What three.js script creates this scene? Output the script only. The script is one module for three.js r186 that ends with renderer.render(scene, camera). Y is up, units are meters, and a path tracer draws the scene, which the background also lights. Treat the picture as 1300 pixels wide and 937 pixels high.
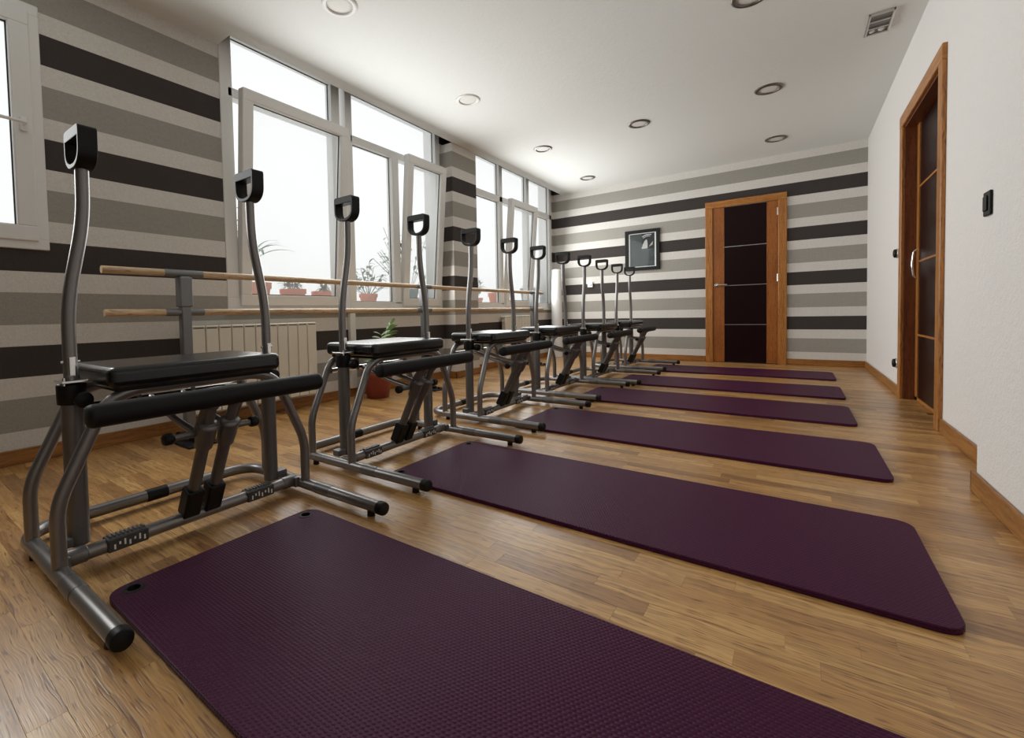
import * as THREE from 'three';
import { RoundedBoxGeometry } from 'three/addons/geometries/RoundedBoxGeometry.js';
import { RectAreaLightUniformsLib } from 'three/addons/lights/RectAreaLightUniformsLib.js';
import { mergeGeometries } from 'three/addons/utils/BufferGeometryUtils.js';

// ---------------------------------------------------------------- camera, sky, exposure
const scene = new THREE.Scene();
const F = 573.10;
const camera = new THREE.PerspectiveCamera(2 * Math.atan(468.5 / F) * 180 / Math.PI, 1300 / 937, 0.05, 200);
camera.setViewOffset(1300, 937, 61.18, 51.04, 1300, 937);
camera.position.set(3.1125, 0.6998, 0);
camera.rotation.order = 'YXZ';
camera.rotation.set(-1.9058 * Math.PI / 180, 36.2211 * Math.PI / 180, -1.2109 * Math.PI / 180);
scene.background = new THREE.Color().setRGB(1.13, 1.135, 1.13);     // even white overcast sky
RectAreaLightUniformsLib.init();
// daylight that the three windows let in, one soft panel of light across each opening
for (const [z0, z1, y0, y1, x, power, tilt] of [[0.36, -0.56, 1.16, 2.22, 0.09, 6.5, 0], [-1.62, -3.80, 0.86, 2.25, 0.15, 4.0, 0.12], [-4.50, -6.45, 0.86, 2.25, 0.15, 4.9, 0.12]]) {
  const l = new THREE.RectAreaLight(new THREE.Color().setRGB(0.985, 1, 0.985), power, z0 - z1, y1 - y0);
  l.name = 'window_daylight'; l.position.set(x, (y0 + y1) / 2, (z0 + z1) / 2); l.lookAt(x + 1, (y0 + y1) / 2 - tilt, (z0 + z1) / 2); scene.add(l);
}
const renderer = new THREE.WebGLRenderer({ antialias: true });
renderer.toneMapping = THREE.LinearToneMapping;
renderer.toneMappingExposure = 1.0;
renderer.shadowMap.enabled = true;

// ---------------------------------------------------------------- helpers
const V = (x, y, z) => new THREE.Vector3(x, y, z);
function rng(seed) { let a = seed >>> 0; return () => { a = (a + 0x6D2B79F5) | 0; let t = Math.imul(a ^ (a >>> 15), 1 | a); t = (t + Math.imul(t ^ (t >>> 7), 61 | t)) ^ t; return ((t ^ (t >>> 14)) >>> 0) / 4294967296; }; }
const taken = {};
function numbered(name) { const n = taken[name] ?? 0; taken[name] = n + 1; return n ? name + '_' + String(n).padStart(3, '0') : name; }
function clean(g) {
  let o = g.index ? g.toNonIndexed() : g;
  if (o === g) o = g.clone();
  for (const k of Object.keys(o.attributes)) if (!['position', 'normal', 'uv'].includes(k)) o.deleteAttribute(k);
  o.morphAttributes = {};
  if (!o.attributes.uv) o.setAttribute('uv', new THREE.BufferAttribute(new Float32Array(o.attributes.position.count * 2), 2));
  o.clearGroups();
  return o;
}
const merge = (list) => (list = [].concat(list)).length === 1 ? list[0] : mergeGeometries(list.map(clean));
function shadows(m) { m.castShadow = true; m.receiveShadow = true; return m; }
function part(name, geos, mat, parent) { const m = shadows(new THREE.Mesh(merge(geos), mat)); m.name = name; parent.add(m); return m; }
function thing(name, label, category, pos = [0, 0, 0], turn = 0, group) {
  const g = new THREE.Group(); g.name = numbered(name); g.position.set(...pos); g.rotation.y = turn;
  g.userData = { label, category }; if (group) g.userData.group = group; scene.add(g); return g;
}
function solo(name, label, category, geos, mat, pos = [0, 0, 0], group) {
  const m = shadows(new THREE.Mesh(merge(geos), mat)); m.name = numbered(name); m.position.set(...pos);
  m.userData = { label, category }; if (group) m.userData.group = group; scene.add(m); return m;
}
function structGroup(name, label, category) { const g = new THREE.Group(); g.name = name; g.userData = { kind: 'structure', label, category }; scene.add(g); return g; }
function struct(name, geos, mat, label, category) { const m = shadows(new THREE.Mesh(merge(geos), mat)); m.name = name; m.userData = { kind: 'structure', label, category }; scene.add(m); return m; }
// box by its two corners
function bx(x0, x1, y0, y1, z0, z1) { const g = new THREE.BoxGeometry(Math.abs(x1 - x0), Math.abs(y1 - y0), Math.abs(z1 - z0)); g.translate((x0 + x1) / 2, (y0 + y1) / 2, (z0 + z1) / 2); return g; }
function rb(x0, x1, y0, y1, z0, z1, r = 0.004, seg = 2) { const g = new RoundedBoxGeometry(Math.abs(x1 - x0), Math.abs(y1 - y0), Math.abs(z1 - z0), seg, r); g.translate((x0 + x1) / 2, (y0 + y1) / 2, (z0 + z1) / 2); return g; }
// texture coordinates in metres from position, by the way each face points; along: axis that runs along u on level faces
function metres(g, along = 'x', ou = 0, ov = 0) {
  const o = clean(g), p = o.attributes.position, uv = o.attributes.uv, a = V(), b = V(), c = V(), n = V();
  for (let i = 0; i < p.count; i += 3) {
    a.fromBufferAttribute(p, i); b.fromBufferAttribute(p, i + 1); c.fromBufferAttribute(p, i + 2);
    n.copy(b).sub(a).cross(c.clone().sub(a));
    const x = Math.abs(n.x), y = Math.abs(n.y), z = Math.abs(n.z);
    [a, b, c].forEach((q, k) => {
      let u, v;
      if (y >= x && y >= z) [u, v] = along === 'x' ? [q.x, q.z] : [q.z, q.x];
      else if (x >= z) [u, v] = along === 'y' ? [q.y, q.z] : [q.z, q.y];
      else [u, v] = along === 'y' ? [q.y, q.x] : [q.x, q.y];
      uv.setXY(i + k, u + ou, v + ov);
    });
  }
  return o;
}
// pipe along a bent line, corners rounded by `fillet`
function pipe(pts, r, fillet = 0.03, sides = 14, capped = true) {
  const path = new THREE.CurvePath(), n = pts.length; let from = pts[0].clone();
  for (let i = 1; i < n; i++) {
    if (i < n - 1 && fillet > 0) {
      const d0 = pts[i].clone().sub(pts[i - 1]), d1 = pts[i + 1].clone().sub(pts[i]);
      const k = Math.min(fillet, d0.length() * 0.49, d1.length() * 0.49);
      const a = pts[i].clone().addScaledVector(d0.normalize(), -k), b = pts[i].clone().addScaledVector(d1.normalize(), k);
      path.add(new THREE.LineCurve3(from, a)); path.add(new THREE.QuadraticBezierCurve3(a, pts[i].clone(), b)); from = b;
    } else { path.add(new THREE.LineCurve3(from, pts[i].clone())); from = pts[i].clone(); }
  }
  const samples = [];
  path.curves.forEach((c, i) => { const k = c.isLineCurve3 ? 1 : 8; for (let j = i ? 1 : 0; j <= k; j++) samples.push(c.getPoint(j / k)); });
  return sweep(samples, r, sides, capped);
}
function sweep(P, r, sides = 14, capped = true) {
  const n = P.length, T = P.map((p, i) => P[Math.min(i + 1, n - 1)].clone().sub(P[Math.max(i - 1, 0)]).normalize());
  let N = Math.abs(T[0].y) < 0.9 ? V(0, 1, 0) : V(1, 0, 0);
  const pos = [], nor = [], uv = [], idx = []; let s = 0;
  const rad = (i) => typeof r === 'function' ? r(i / (n - 1)) : r;
  for (let i = 0; i < n; i++) {
    N = N.clone().addScaledVector(T[i], -N.dot(T[i])).normalize(); const B = T[i].clone().cross(N);
    if (i) s += P[i].distanceTo(P[i - 1]);
    for (let j = 0; j <= sides; j++) {
      const a = j / sides * Math.PI * 2, d = N.clone().multiplyScalar(Math.cos(a)).addScaledVector(B, Math.sin(a)), q = P[i].clone().addScaledVector(d, rad(i));
      pos.push(q.x, q.y, q.z); nor.push(d.x, d.y, d.z); uv.push(s, j / sides * rad(i) * 6.28);
    }
  }
  for (let i = 0; i < n - 1; i++) for (let j = 0; j < sides; j++) { const a = i * (sides + 1) + j, b = a + sides + 1; idx.push(a, a + 1, b, b, a + 1, b + 1); }
  if (capped) for (const [i, sg] of [[0, -1], [n - 1, 1]]) {
    const c = pos.length / 3; pos.push(P[i].x, P[i].y, P[i].z); nor.push(T[i].x * sg, T[i].y * sg, T[i].z * sg); uv.push(0, 0);
    for (let j = 0; j <= sides; j++) { const k = (i * (sides + 1) + j) * 3; pos.push(pos[k], pos[k + 1], pos[k + 2]); nor.push(T[i].x * sg, T[i].y * sg, T[i].z * sg); uv.push(0, 0); }
    for (let j = 0; j < sides; j++) sg > 0 ? idx.push(c, c + 1 + j, c + 2 + j) : idx.push(c, c + 2 + j, c + 1 + j);
  }
  const g = new THREE.BufferGeometry();
  g.setAttribute('position', new THREE.Float32BufferAttribute(pos, 3)); g.setAttribute('normal', new THREE.Float32BufferAttribute(nor, 3)); g.setAttribute('uv', new THREE.Float32BufferAttribute(uv, 2)); g.setIndex(idx);
  return g;
}
const rod = (a, b, r, sides = 14) => sweep([a, b], r, sides);
// turned shape about an axis between two points: profile as [radius, distance along]
function turned(a, b, profile, seg = 20) {
  const g = new THREE.LatheGeometry(profile.map(([r, y]) => new THREE.Vector2(r, y)), seg);
  const q = new THREE.Quaternion().setFromUnitVectors(V(0, 1, 0), b.clone().sub(a).normalize());
  g.applyQuaternion(q); g.translate(a.x, a.y, a.z); return g;
}

// ---------------------------------------------------------------- textures
function lattice(seed, px, py) {
  const r = rng(seed), t = new Float32Array(px * py).map(() => r());
  return (x, y) => { // x, y in cells, tiling
    const ix = Math.floor(x), iy = Math.floor(y), fx = x - ix, fy = y - iy, u = fx * fx * (3 - 2 * fx), v = fy * fy * (3 - 2 * fy);
    const m = (a, b) => ((a % b) + b) % b, g = (i, j) => t[m(j, py) * px + m(i, px)];
    return (g(ix, iy) * (1 - u) + g(ix + 1, iy) * u) * (1 - v) + (g(ix, iy + 1) * (1 - u) + g(ix + 1, iy + 1) * u) * v;
  };
}
function texture(w, h, f, srgb, rx = 1, ry = 1) {
  const d = new Uint8Array(w * h * 4);
  for (let y = 0; y < h; y++) for (let x = 0; x < w; x++) { const c = f(x / w, y / h), o = (y * w + x) * 4; for (let k = 0; k < 3; k++) d[o + k] = Math.max(0, Math.min(255, Math.round(255 * (c.length ? c[k] : c)))); d[o + 3] = 255; }
  const t = new THREE.DataTexture(d, w, h); t.wrapS = t.wrapT = THREE.RepeatWrapping; t.magFilter = THREE.LinearFilter; t.minFilter = THREE.LinearMipmapLinearFilter;
  t.repeat.set(rx, ry); if (srgb) t.colorSpace = THREE.SRGBColorSpace; t.needsUpdate = true; return t;
}
const sR = (c) => c.map((v) => v <= 0.0031308 ? v * 12.92 : 1.055 * Math.pow(v, 1 / 2.4) - 0.055);

// wallpaper: one width of paper, 0.53 m high, dark / light / mid / light bands with a speckled surface
const PERIOD = 0.53, S0 = 0.4286;
const wpDark = [0.046, 0.037, 0.034], wpLight = [0.70, 0.675, 0.635], wpMid = [0.345, 0.328, 0.292];
const nA = lattice(11, 256, 256), nB = lattice(12, 64, 64);
const wallpaperMap = texture(1024, 1024, (u, v) => {
  const y = v * PERIOD, c = y < 0.155 ? wpDark : y < 0.262 ? wpLight : y < 0.424 ? wpMid : wpLight;
  const k = 0.86 + 0.20 * nA(u * 256, v * 256) + 0.08 * nB(u * 64, v * 64);
  return sR(c.map((q) => q * k));
}, true, 1 / PERIOD, 1 / PERIOD);
wallpaperMap.offset.set(0, -S0 / PERIOD);
const speckBump = texture(512, 512, (u, v) => 0.6 * nA(u * 256, v * 256) + 0.4 * nB(u * 64, v * 64), false, 1 / 0.4, 1 / 0.4);
const nC = lattice(13, 128, 128), nD = lattice(14, 32, 32);
const plasterBump = texture(512, 512, (u, v) => 0.55 * nC(u * 128, v * 128) + 0.45 * nD(u * 32, v * 32), false, 1 / 0.55, 1 / 0.55);
// wood: streaks run along u
const nE = lattice(21, 8, 512), nF = lattice(22, 4, 64), nG = lattice(23, 32, 256), nH = lattice(24, 16, 16);
const grainAt = (u, v) => {
  const w = nH(u * 16, v * 16) * 0.02, fine = nE(u * 8, (v + w) * 512), mid = nF(u * 4, (v + w * 2) * 64), dash = nG(u * 32, v * 256);
  const pore = Math.max(0, nG(u * 32 + 7.3, (v + w) * 256 + 31) - 0.72) * 2.2;
  return Math.max(0, 0.44 * mid + 0.32 * fine + 0.24 * dash - pore);
};
const woodMap = texture(1024, 1024, (u, v) => { const g = grainAt(u, v); return sR([0.36 + 0.80 * g, 0.29 + 0.88 * g, 0.22 + 0.94 * g]); }, true, 1 / 1.2, 1 / 0.6);
const woodBump = texture(1024, 1024, (u, v) => grainAt(u, v), false, 1 / 1.2, 1 / 0.6);
const smear = lattice(25, 24, 24), smear2 = lattice(26, 6, 96);
const floorRough = texture(512, 512, (u, v) => { const k = 0.26 + 0.07 * smear(u * 24, v * 24) + 0.10 * smear2(u * 6, v * 96); return [k, k, k]; }, false, 1 / 1.1, 1 / 1.1);
// mat: staggered small ribs, a 16 mm tile
const matBump = texture(64, 64, (u, v) => {
  const row = Math.floor(v * 2), x = (u * 2 + (row % 2) * 0.5) % 1, y = (v * 2) % 1;
  const dx = Math.abs(x - 0.5) / 0.46, dy = Math.abs(y - 0.5) / 0.40;
  return Math.max(0, 1 - Math.pow(dx, 2.2) - Math.pow(dy, 2.2));
}, false, 1 / 0.02, 1 / 0.016);
const leather = lattice(31, 128, 128);
const leatherBump = texture(256, 256, (u, v) => leather(u * 128, v * 128), false, 1 / 0.12, 1 / 0.12);

// ---------------------------------------------------------------- materials
const std = (o) => new THREE.MeshStandardMaterial(o), phy = (o) => new THREE.MeshPhysicalMaterial(o);
const rgb = (r, g, b) => new THREE.Color().setRGB(r, g, b);
const M = {
  wallpaper: std({ map: wallpaperMap, bumpMap: speckBump, bumpScale: 0.0012, roughness: 0.85 }),
  plaster: std({ color: rgb(0.80, 0.775, 0.75), bumpMap: plasterBump, bumpScale: 0.0022, roughness: 0.9 }),
  ceiling: std({ color: rgb(0.78, 0.795, 0.775), bumpMap: plasterBump, bumpScale: 0.0010, roughness: 0.92 }),
  facade: std({ color: rgb(0.82, 0.81, 0.79), bumpMap: plasterBump, bumpScale: 0.002, roughness: 0.9 }),
  darkWall: std({ color: rgb(0.16, 0.14, 0.125), roughness: 0.9 }),
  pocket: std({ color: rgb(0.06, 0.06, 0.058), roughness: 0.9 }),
  pvc: std({ color: rgb(0.78, 0.78, 0.76), roughness: 0.38 }),
  gasket: std({ color: rgb(0.02, 0.02, 0.02), roughness: 0.7 }),
  frosted: phy({ color: rgb(0.93, 0.95, 0.95), transmission: 1, roughness: 0.52, thickness: 0, ior: 1.5 }),
  clear: phy({ color: rgb(0.97, 0.98, 0.98), transmission: 1, roughness: 0.02, thickness: 0, ior: 1.5, specularIntensity: 0.3 }),
  steel: std({ color: rgb(0.62, 0.61, 0.59), metalness: 1, roughness: 0.3 }),
  chrome: std({ color: rgb(0.80, 0.80, 0.79), metalness: 1, roughness: 0.14 }),
  tube: std({ color: rgb(0.225, 0.214, 0.210), metalness: 0.65, roughness: 0.32 }),
  post: std({ color: rgb(0.16, 0.152, 0.15), metalness: 0.55, roughness: 0.38 }),
  black: phy({ color: rgb(0.006, 0.006, 0.006), roughness: 0.48, specularIntensity: 0.5 }),
  foam: phy({ color: rgb(0.005, 0.005, 0.006), roughness: 0.6, specularIntensity: 0.6 }),
  vinyl: std({ color: rgb(0.006, 0.006, 0.007), roughness: 0.24, bumpMap: leatherBump, bumpScale: 0.00008 }),
  plate: std({ color: rgb(0.045, 0.044, 0.043), roughness: 0.45 }),
  mat: phy({ color: rgb(0.064, 0.0115, 0.041), roughness: 0.42, specularIntensity: 0.22, bumpMap: matBump, bumpScale: 0.0012 }),
  matPlain: std({ color: rgb(0.050, 0.016, 0.036), roughness: 0.6 }),
  barreWood: std({ color: rgb(0.80, 0.60, 0.40), map: woodMap, bumpMap: woodBump, bumpScale: 0.0003, roughness: 0.42 }),
  barreMetal: std({ color: rgb(0.20, 0.205, 0.21), metalness: 0.55, roughness: 0.4 }),
  skirting: std({ color: rgb(0.46, 0.205, 0.052), map: woodMap, bumpMap: woodBump, bumpScale: 0.0003, roughness: 0.38 }),
  casing: std({ color: rgb(0.56, 0.235, 0.055), map: woodMap, bumpMap: woodBump, bumpScale: 0.0003, roughness: 0.34 }),
  doorWood: std({ color: rgb(0.42, 0.140, 0.026), map: woodMap, bumpMap: woodBump, bumpScale: 0.0003, roughness: 0.34 }),
  lining: std({ color: rgb(0.20, 0.062, 0.022), map: woodMap, roughness: 0.4 }),
  darkPanel: phy({ color: rgb(0.012, 0.0035, 0.004), roughness: 0.3, specularIntensity: 0.3 }),
  radiator: std({ color: rgb(0.84, 0.81, 0.71), roughness: 0.4 }),
  terracotta: std({ color: rgb(0.80, 0.22, 0.09), roughness: 0.8, bumpMap: plasterBump, bumpScale: 0.001 }),
  redPot: std({ color: rgb(0.26, 0.045, 0.03), roughness: 0.5 }),
  tealPot: std({ color: rgb(0.05, 0.14, 0.13), roughness: 0.5 }),
  soil: std({ color: rgb(0.035, 0.022, 0.014), roughness: 0.95 }),
  leaf: phy({ color: rgb(0.26, 0.40, 0.16), roughness: 0.55, transmission: 0.35, thickness: 0 }),
  leafDark: phy({ color: rgb(0.09, 0.21, 0.10), roughness: 0.6, transmission: 0.3, thickness: 0 }),
  stem: std({ color: rgb(0.12, 0.14, 0.05), roughness: 0.8 }),
  whiteFoam: std({ color: rgb(0.82, 0.82, 0.81), roughness: 0.75 }),
  whitePlastic: std({ color: rgb(0.80, 0.80, 0.78), roughness: 0.4 }),
  concrete: std({ color: rgb(0.55, 0.54, 0.52), roughness: 0.9, bumpMap: plasterBump, bumpScale: 0.002 }),
  diffuser: std({ color: rgb(0.72, 0.71, 0.68), roughness: 0.6 }),
  ring: std({ color: rgb(0.22, 0.21, 0.20), metalness: 0.9, roughness: 0.35 }),
  ringWhite: std({ color: rgb(0.72, 0.72, 0.70), roughness: 0.4 }),
};

// ---------------------------------------------------------------- room shell
const W = 3.765, D = -6.715, H = 2.532, FRONT = 3.6, STEP = 3.66, STEPZ = -2.45, EDGE = 0.155;
const OUT = -0.22; // outer face of the window wall
const BAY1 = [-1.535, -3.86], BAY2 = [-4.42, -6.645], SILL = 0.76, WTOP = 2.72;
const WIN1 = [0.45, -0.635, 1.07, 2.30];

// window wall, pierced by three windows; the pier between the bays stands proud of it
const pierced = (x0, x1) => [bx(x0, x1, -0.05, H + 0.3, FRONT, WIN1[0]), bx(x0, x1, -0.05, WIN1[2], WIN1[0], WIN1[1]), bx(x0, x1, WIN1[3], H + 0.3, WIN1[0], WIN1[1]),
  bx(x0, x1, -0.05, H + 0.3, WIN1[1], BAY1[0]), bx(x0, x1, -0.05, SILL, BAY1[0], D - 0.2), bx(x0, x1, WTOP, H + 0.3, BAY1[0], D - 0.2),
  bx(x0, x1, SILL, WTOP, BAY1[1], BAY2[0]), bx(x0, x1, SILL, WTOP, BAY2[1], D - 0.2)];
struct('wall_left', pierced(-0.08, 0).map((g) => metres(g)), M.wallpaper, 'striped wallpaper wall that holds the windows', 'wall');
struct('wall_outer', pierced(OUT, -0.0801).map((g) => metres(g)), M.facade, 'pale rendered outer face of the window wall', 'wall');
struct('pier', metres(bx(0, EDGE, 0, H - 0.002, -3.885, -4.335)), M.wallpaper, 'striped wallpaper pier between the two window bays', 'pier');
struct('wall_back', metres(bx(OUT, W + 0.2, -0.05, H + 0.3, D, D - 0.2)), M.wallpaper, 'striped wallpaper wall at the far end with the door', 'wall');
// right wall with the sliding door opening, then the nearer section that stands out by a hand's width
const DR = { z0: -3.585, z1: -4.615, top: 2.0 };
struct('wall_right', [bx(W, W + 0.25, -0.05, H + 0.1, STEPZ, DR.z0), bx(W, W + 0.25, DR.top, H + 0.1, DR.z0, DR.z1), bx(W, W + 0.25, -0.05, H + 0.1, DR.z1, D - 0.2),
  bx(STEP, W + 0.25, -0.05, H + 0.1, FRONT, STEPZ)].map((g) => metres(g)), M.plaster, 'white textured plaster wall with the sliding door', 'wall');
struct('wall_front', metres(bx(OUT, W + 0.25, -0.05, H + 0.3, FRONT, FRONT + 0.2)), M.darkWall, 'dark wall behind the camera', 'wall');
// ceiling, stopping short of the windows so that a dark blind pocket is left above them
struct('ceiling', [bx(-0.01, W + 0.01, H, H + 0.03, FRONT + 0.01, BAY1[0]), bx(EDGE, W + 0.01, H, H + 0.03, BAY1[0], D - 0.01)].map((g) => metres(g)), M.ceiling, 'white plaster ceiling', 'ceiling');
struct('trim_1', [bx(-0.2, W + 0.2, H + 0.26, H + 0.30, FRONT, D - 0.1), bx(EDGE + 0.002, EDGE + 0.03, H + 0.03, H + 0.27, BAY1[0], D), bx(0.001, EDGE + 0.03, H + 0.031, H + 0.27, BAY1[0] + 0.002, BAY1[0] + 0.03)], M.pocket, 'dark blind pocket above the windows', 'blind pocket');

// ---------------------------------------------------------------- floor: oak parquet staves
{
  const floor = structGroup('floor', 'honey oak strip parquet floor', 'floor');
  part('subfloor', bx(OUT, W + 0.25, -0.08, -0.012, FRONT + 0.2, D - 0.2), std({ color: rgb(0.12, 0.07, 0.035), roughness: 0.9 }), floor);
  const tones = [[0.67, 0.382, 0.136], [0.62, 0.345, 0.120], [0.75, 0.448, 0.168], [0.58, 0.315, 0.108], [0.71, 0.412, 0.150], [0.64, 0.350, 0.122], [0.53, 0.283, 0.097], [0.44, 0.224, 0.075]];
  const lacquer = { map: woodMap, bumpMap: woodBump, bumpScale: 0.0004, roughness: 1, roughnessMap: floorRough, clearcoat: 0.42, clearcoatRoughness: 0.26 };
  const mats = tones.map((c) => phy({ color: rgb(...c), ...lacquer }));
  const vmat = phy({ color: rgb(1, 1, 1), vertexColors: true, ...lacquer });
  const lens = [0.24, 0.32, 0.40, 0.48, 0.56], wd = 0.056, r = rng(77), geo = {};
  const stave = (len, w, ou, ov) => { // chamfered slab, 12 mm thick
    const x = len / 2 - 0.0001, z = w / 2 - 0.0001, c = 0.0003, y = 0, y1 = -0.0003, y2 = -0.0125;
    const P = [[-x + c, y, -z + c], [x - c, y, -z + c], [x - c, y, z - c], [-x + c, y, z - c], [-x, y1, -z], [x, y1, -z], [x, y1, z], [-x, y1, z], [-x, y2, -z], [x, y2, -z], [x, y2, z], [-x, y2, z]];
    const q = (a, b, cc, d) => [a, b, cc, a, cc, d], I = [...q(3, 2, 1, 0)];
    for (let k = 0; k < 4; k++) { const n = (k + 1) % 4; I.push(...q(k, n, 4 + n, 4 + k), ...q(4 + k, 4 + n, 8 + n, 8 + k)); }
    const pos = [], uv = []; for (const i of I) { pos.push(...P[i]); uv.push(P[i][0] + ou, P[i][2] + ov); }
    const g = new THREE.BufferGeometry(); g.setAttribute('position', new THREE.Float32BufferAttribute(pos, 3)); g.setAttribute('uv', new THREE.Float32BufferAttribute(uv, 2)); g.computeVertexNormals(); return g;
  };
  const geoFor = (len, k) => geo[len + '_' + k] ??= stave(len, wd, (k * 0.377) % 1.2, (k * 0.211) % 0.6);
  const all = [];
  for (let z = FRONT - wd / 2; z > D - wd; z -= wd) {
    let x = -0.25 * r() - 0.05;
    while (x < W + 0.02) { const len = lens[Math.floor(r() * 5)], e = { x: x + len / 2, z, len, k: Math.floor(r() * 7), t: Math.floor(Math.pow(r(), 1.15) * 8) }; all.push(e); x += len; }
  }
  const covered = (e) => { for (let i = 0; i < 6; i++) { const zc = -0.66 - i * 1.005; if (Math.abs(e.z - zc) < 0.27 && e.x - e.len / 2 > 1.66 && e.x + e.len / 2 < 3.46) return true; } return false; };
  const cam = camera.position, fwd = V(0, 0, -1).applyEuler(camera.rotation), right = V(1, 0, 0).applyEuler(camera.rotation), up = V(0, 1, 0).applyEuler(camera.rotation);
  for (const e of all) { // how large each stave shows from where the photograph was taken: only decides which ones are single parts
    const d = V(e.x, 0, e.z).sub(cam), depth = d.dot(fwd); e.size = 0; if (depth < 0.2 || covered(e) || e.x > W - 0.02) continue;
    const px = 588.8 + F * d.dot(right) / depth, py = 417.5 - F * d.dot(up) / depth; if (px < -60 || px > 1360 || py > 1000) continue;
    e.size = e.len * cam.y / Math.pow(depth, 3);
  }
  all.sort((a, b) => b.size - a.size);
  const rest = [];
  all.forEach((e, i) => {
    const g = geoFor(e.len, e.k);
    if (i < 300 && e.size > 0) { const m = part('stave', g, mats[e.t], floor); m.position.set(e.x, 0, e.z); }
    else { const c = g.clone().translate(e.x, 0, e.z), n = c.attributes.position.count, col = new Float32Array(n * 3); for (let j = 0; j < n; j++) col.set(tones[e.t], j * 3); c.setAttribute('color', new THREE.BufferAttribute(col, 3)); rest.push(c); }
  });
  const f = shadows(new THREE.Mesh(mergeGeometries(rest), vmat)); f.name = 'parquet_field'; f.userData.kind = 'stuff'; floor.add(f);
}

// ---------------------------------------------------------------- skirting boards
const skirt = (x0, x1, z0, z1) => metres(rb(x0, x1, 0, 0.075, z0, z1, 0.004), Math.abs(x1 - x0) > Math.abs(z1 - z0) ? 'x' : 'z');
struct('baseboard_left', [skirt(0, 0.014, FRONT, -3.885), skirt(0, EDGE + 0.014, -3.871, -3.885), skirt(EDGE, EDGE + 0.014, -3.871, -4.349), skirt(0, 0.014, -4.335, D)], M.skirting, 'brown wooden skirting board under the windows', 'skirting board');
struct('baseboard_back', [skirt(0.014, 2.165, D, D + 0.014), skirt(3.04, W, D, D + 0.014)], M.skirting, 'brown wooden skirting board along the far striped wall', 'skirting board');
struct('baseboard_right', [skirt(W - 0.014, W, STEPZ, -3.49), skirt(W - 0.014, W, -4.71, D + 0.014)], M.skirting, 'brown wooden skirting board either side of the sliding door', 'skirting board');
struct('baseboard_step', [skirt(STEP - 0.014, STEP, FRONT, STEPZ - 0.014), skirt(STEP - 0.014, W - 0.014, STEPZ, STEPZ - 0.014)], M.skirting, 'brown wooden skirting board on the nearer stepped-out wall', 'skirting board');

// ---------------------------------------------------------------- windows
// a ring of four mitred bars in the y-z plane, given inner and outer bounds
function barFrame(x0, x1, y0, y1, z0, z1, t, r = 0.006) {
  return [rb(x0, x1, y0, y0 + t, z0, z1, r), rb(x0, x1, y1 - t, y1, z0, z1, r), rb(x0, x1, y0 + t - 0.004, y1 - t + 0.004, z0, z0 - t, r), rb(x0, x1, y0 + t - 0.004, y1 - t + 0.004, z1 + t, z1, r)];
}
function gasket(x, y0, y1, z0, z1) { const t = 0.010; return [bx(x, x + 0.006, y0, y0 + t, z0, z1), bx(x, x + 0.006, y1 - t, y1, z0, z1), bx(x, x + 0.006, y0, y1, z0, z0 - t), bx(x, x + 0.006, y0, y1, z1, z1 + t)]; }
function pane(parent, x, y0, y1, z0, z1, mat = M.frosted) {
  const g = new THREE.PlaneGeometry(Math.abs(z1 - z0), y1 - y0); g.rotateY(Math.PI / 2); g.translate(x, (y0 + y1) / 2, (z0 + z1) / 2);
  const p = part('pane', g, mat, parent); part('gasket', gasket(x + 0.001, y0, y1, z0, z1), M.gasket, p); return p;
}
// sash hinged along its foot; tilt leans its head into the room
function sash(parent, y0, y1, z0, z1, tilt, handleSide) {
  const g = new THREE.Group(); g.name = 'sash'; parent.add(g); g.position.set(-0.012, y0, 0); g.rotation.z = -tilt;
  const h = y1 - y0, t = 0.078;
  part('sash_frame', barFrame(-0.03, 0.035, 0, h, z0, z1, t, 0.008), M.pvc, g);
  const p = new THREE.PlaneGeometry(Math.abs(z1 - z0) - 2 * t + 0.01, h - 2 * t + 0.01); p.rotateY(Math.PI / 2); p.translate(-0.005, h / 2, (z0 + z1) / 2);
  part('pane', p, M.frosted, g);
  part('gasket', gasket(-0.004, t - 0.005, h - t + 0.005, z0 - t + 0.005, z1 + t - 0.005), M.gasket, g);
  if (handleSide) {
    const hz = handleSide > 0 ? z0 - t / 2 : z1 + t / 2;
    part('handle', [rb(0.034, 0.046, h * 0.5 - 0.035, h * 0.5 + 0.035, hz - 0.014, hz + 0.014, 0.005), pipe([V(0.04, h * 0.5, hz), V(0.08, h * 0.5, hz), V(0.08, h * 0.5 + (tilt ? 0.11 : 0.0), hz + (tilt ? 0 : 0.12))], 0.008, 0.015)], M.whitePlastic, g);
  }
  return g;
}
const FX0 = -0.075, FX1 = 0.006; // depth range of fixed frames
{ // near window, half outside the picture
  const w = structGroup('window_1', 'white framed window at the left edge with a lever handle', 'window');
  part('frame', barFrame(FX0, FX1 + 0.006, WIN1[2], WIN1[3], WIN1[0], WIN1[1], 0.055), M.pvc, w);
  sash(w, WIN1[2] + 0.04, WIN1[3] - 0.04, WIN1[0] - 0.04, WIN1[1] + 0.04, 0, -1);
}
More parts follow.
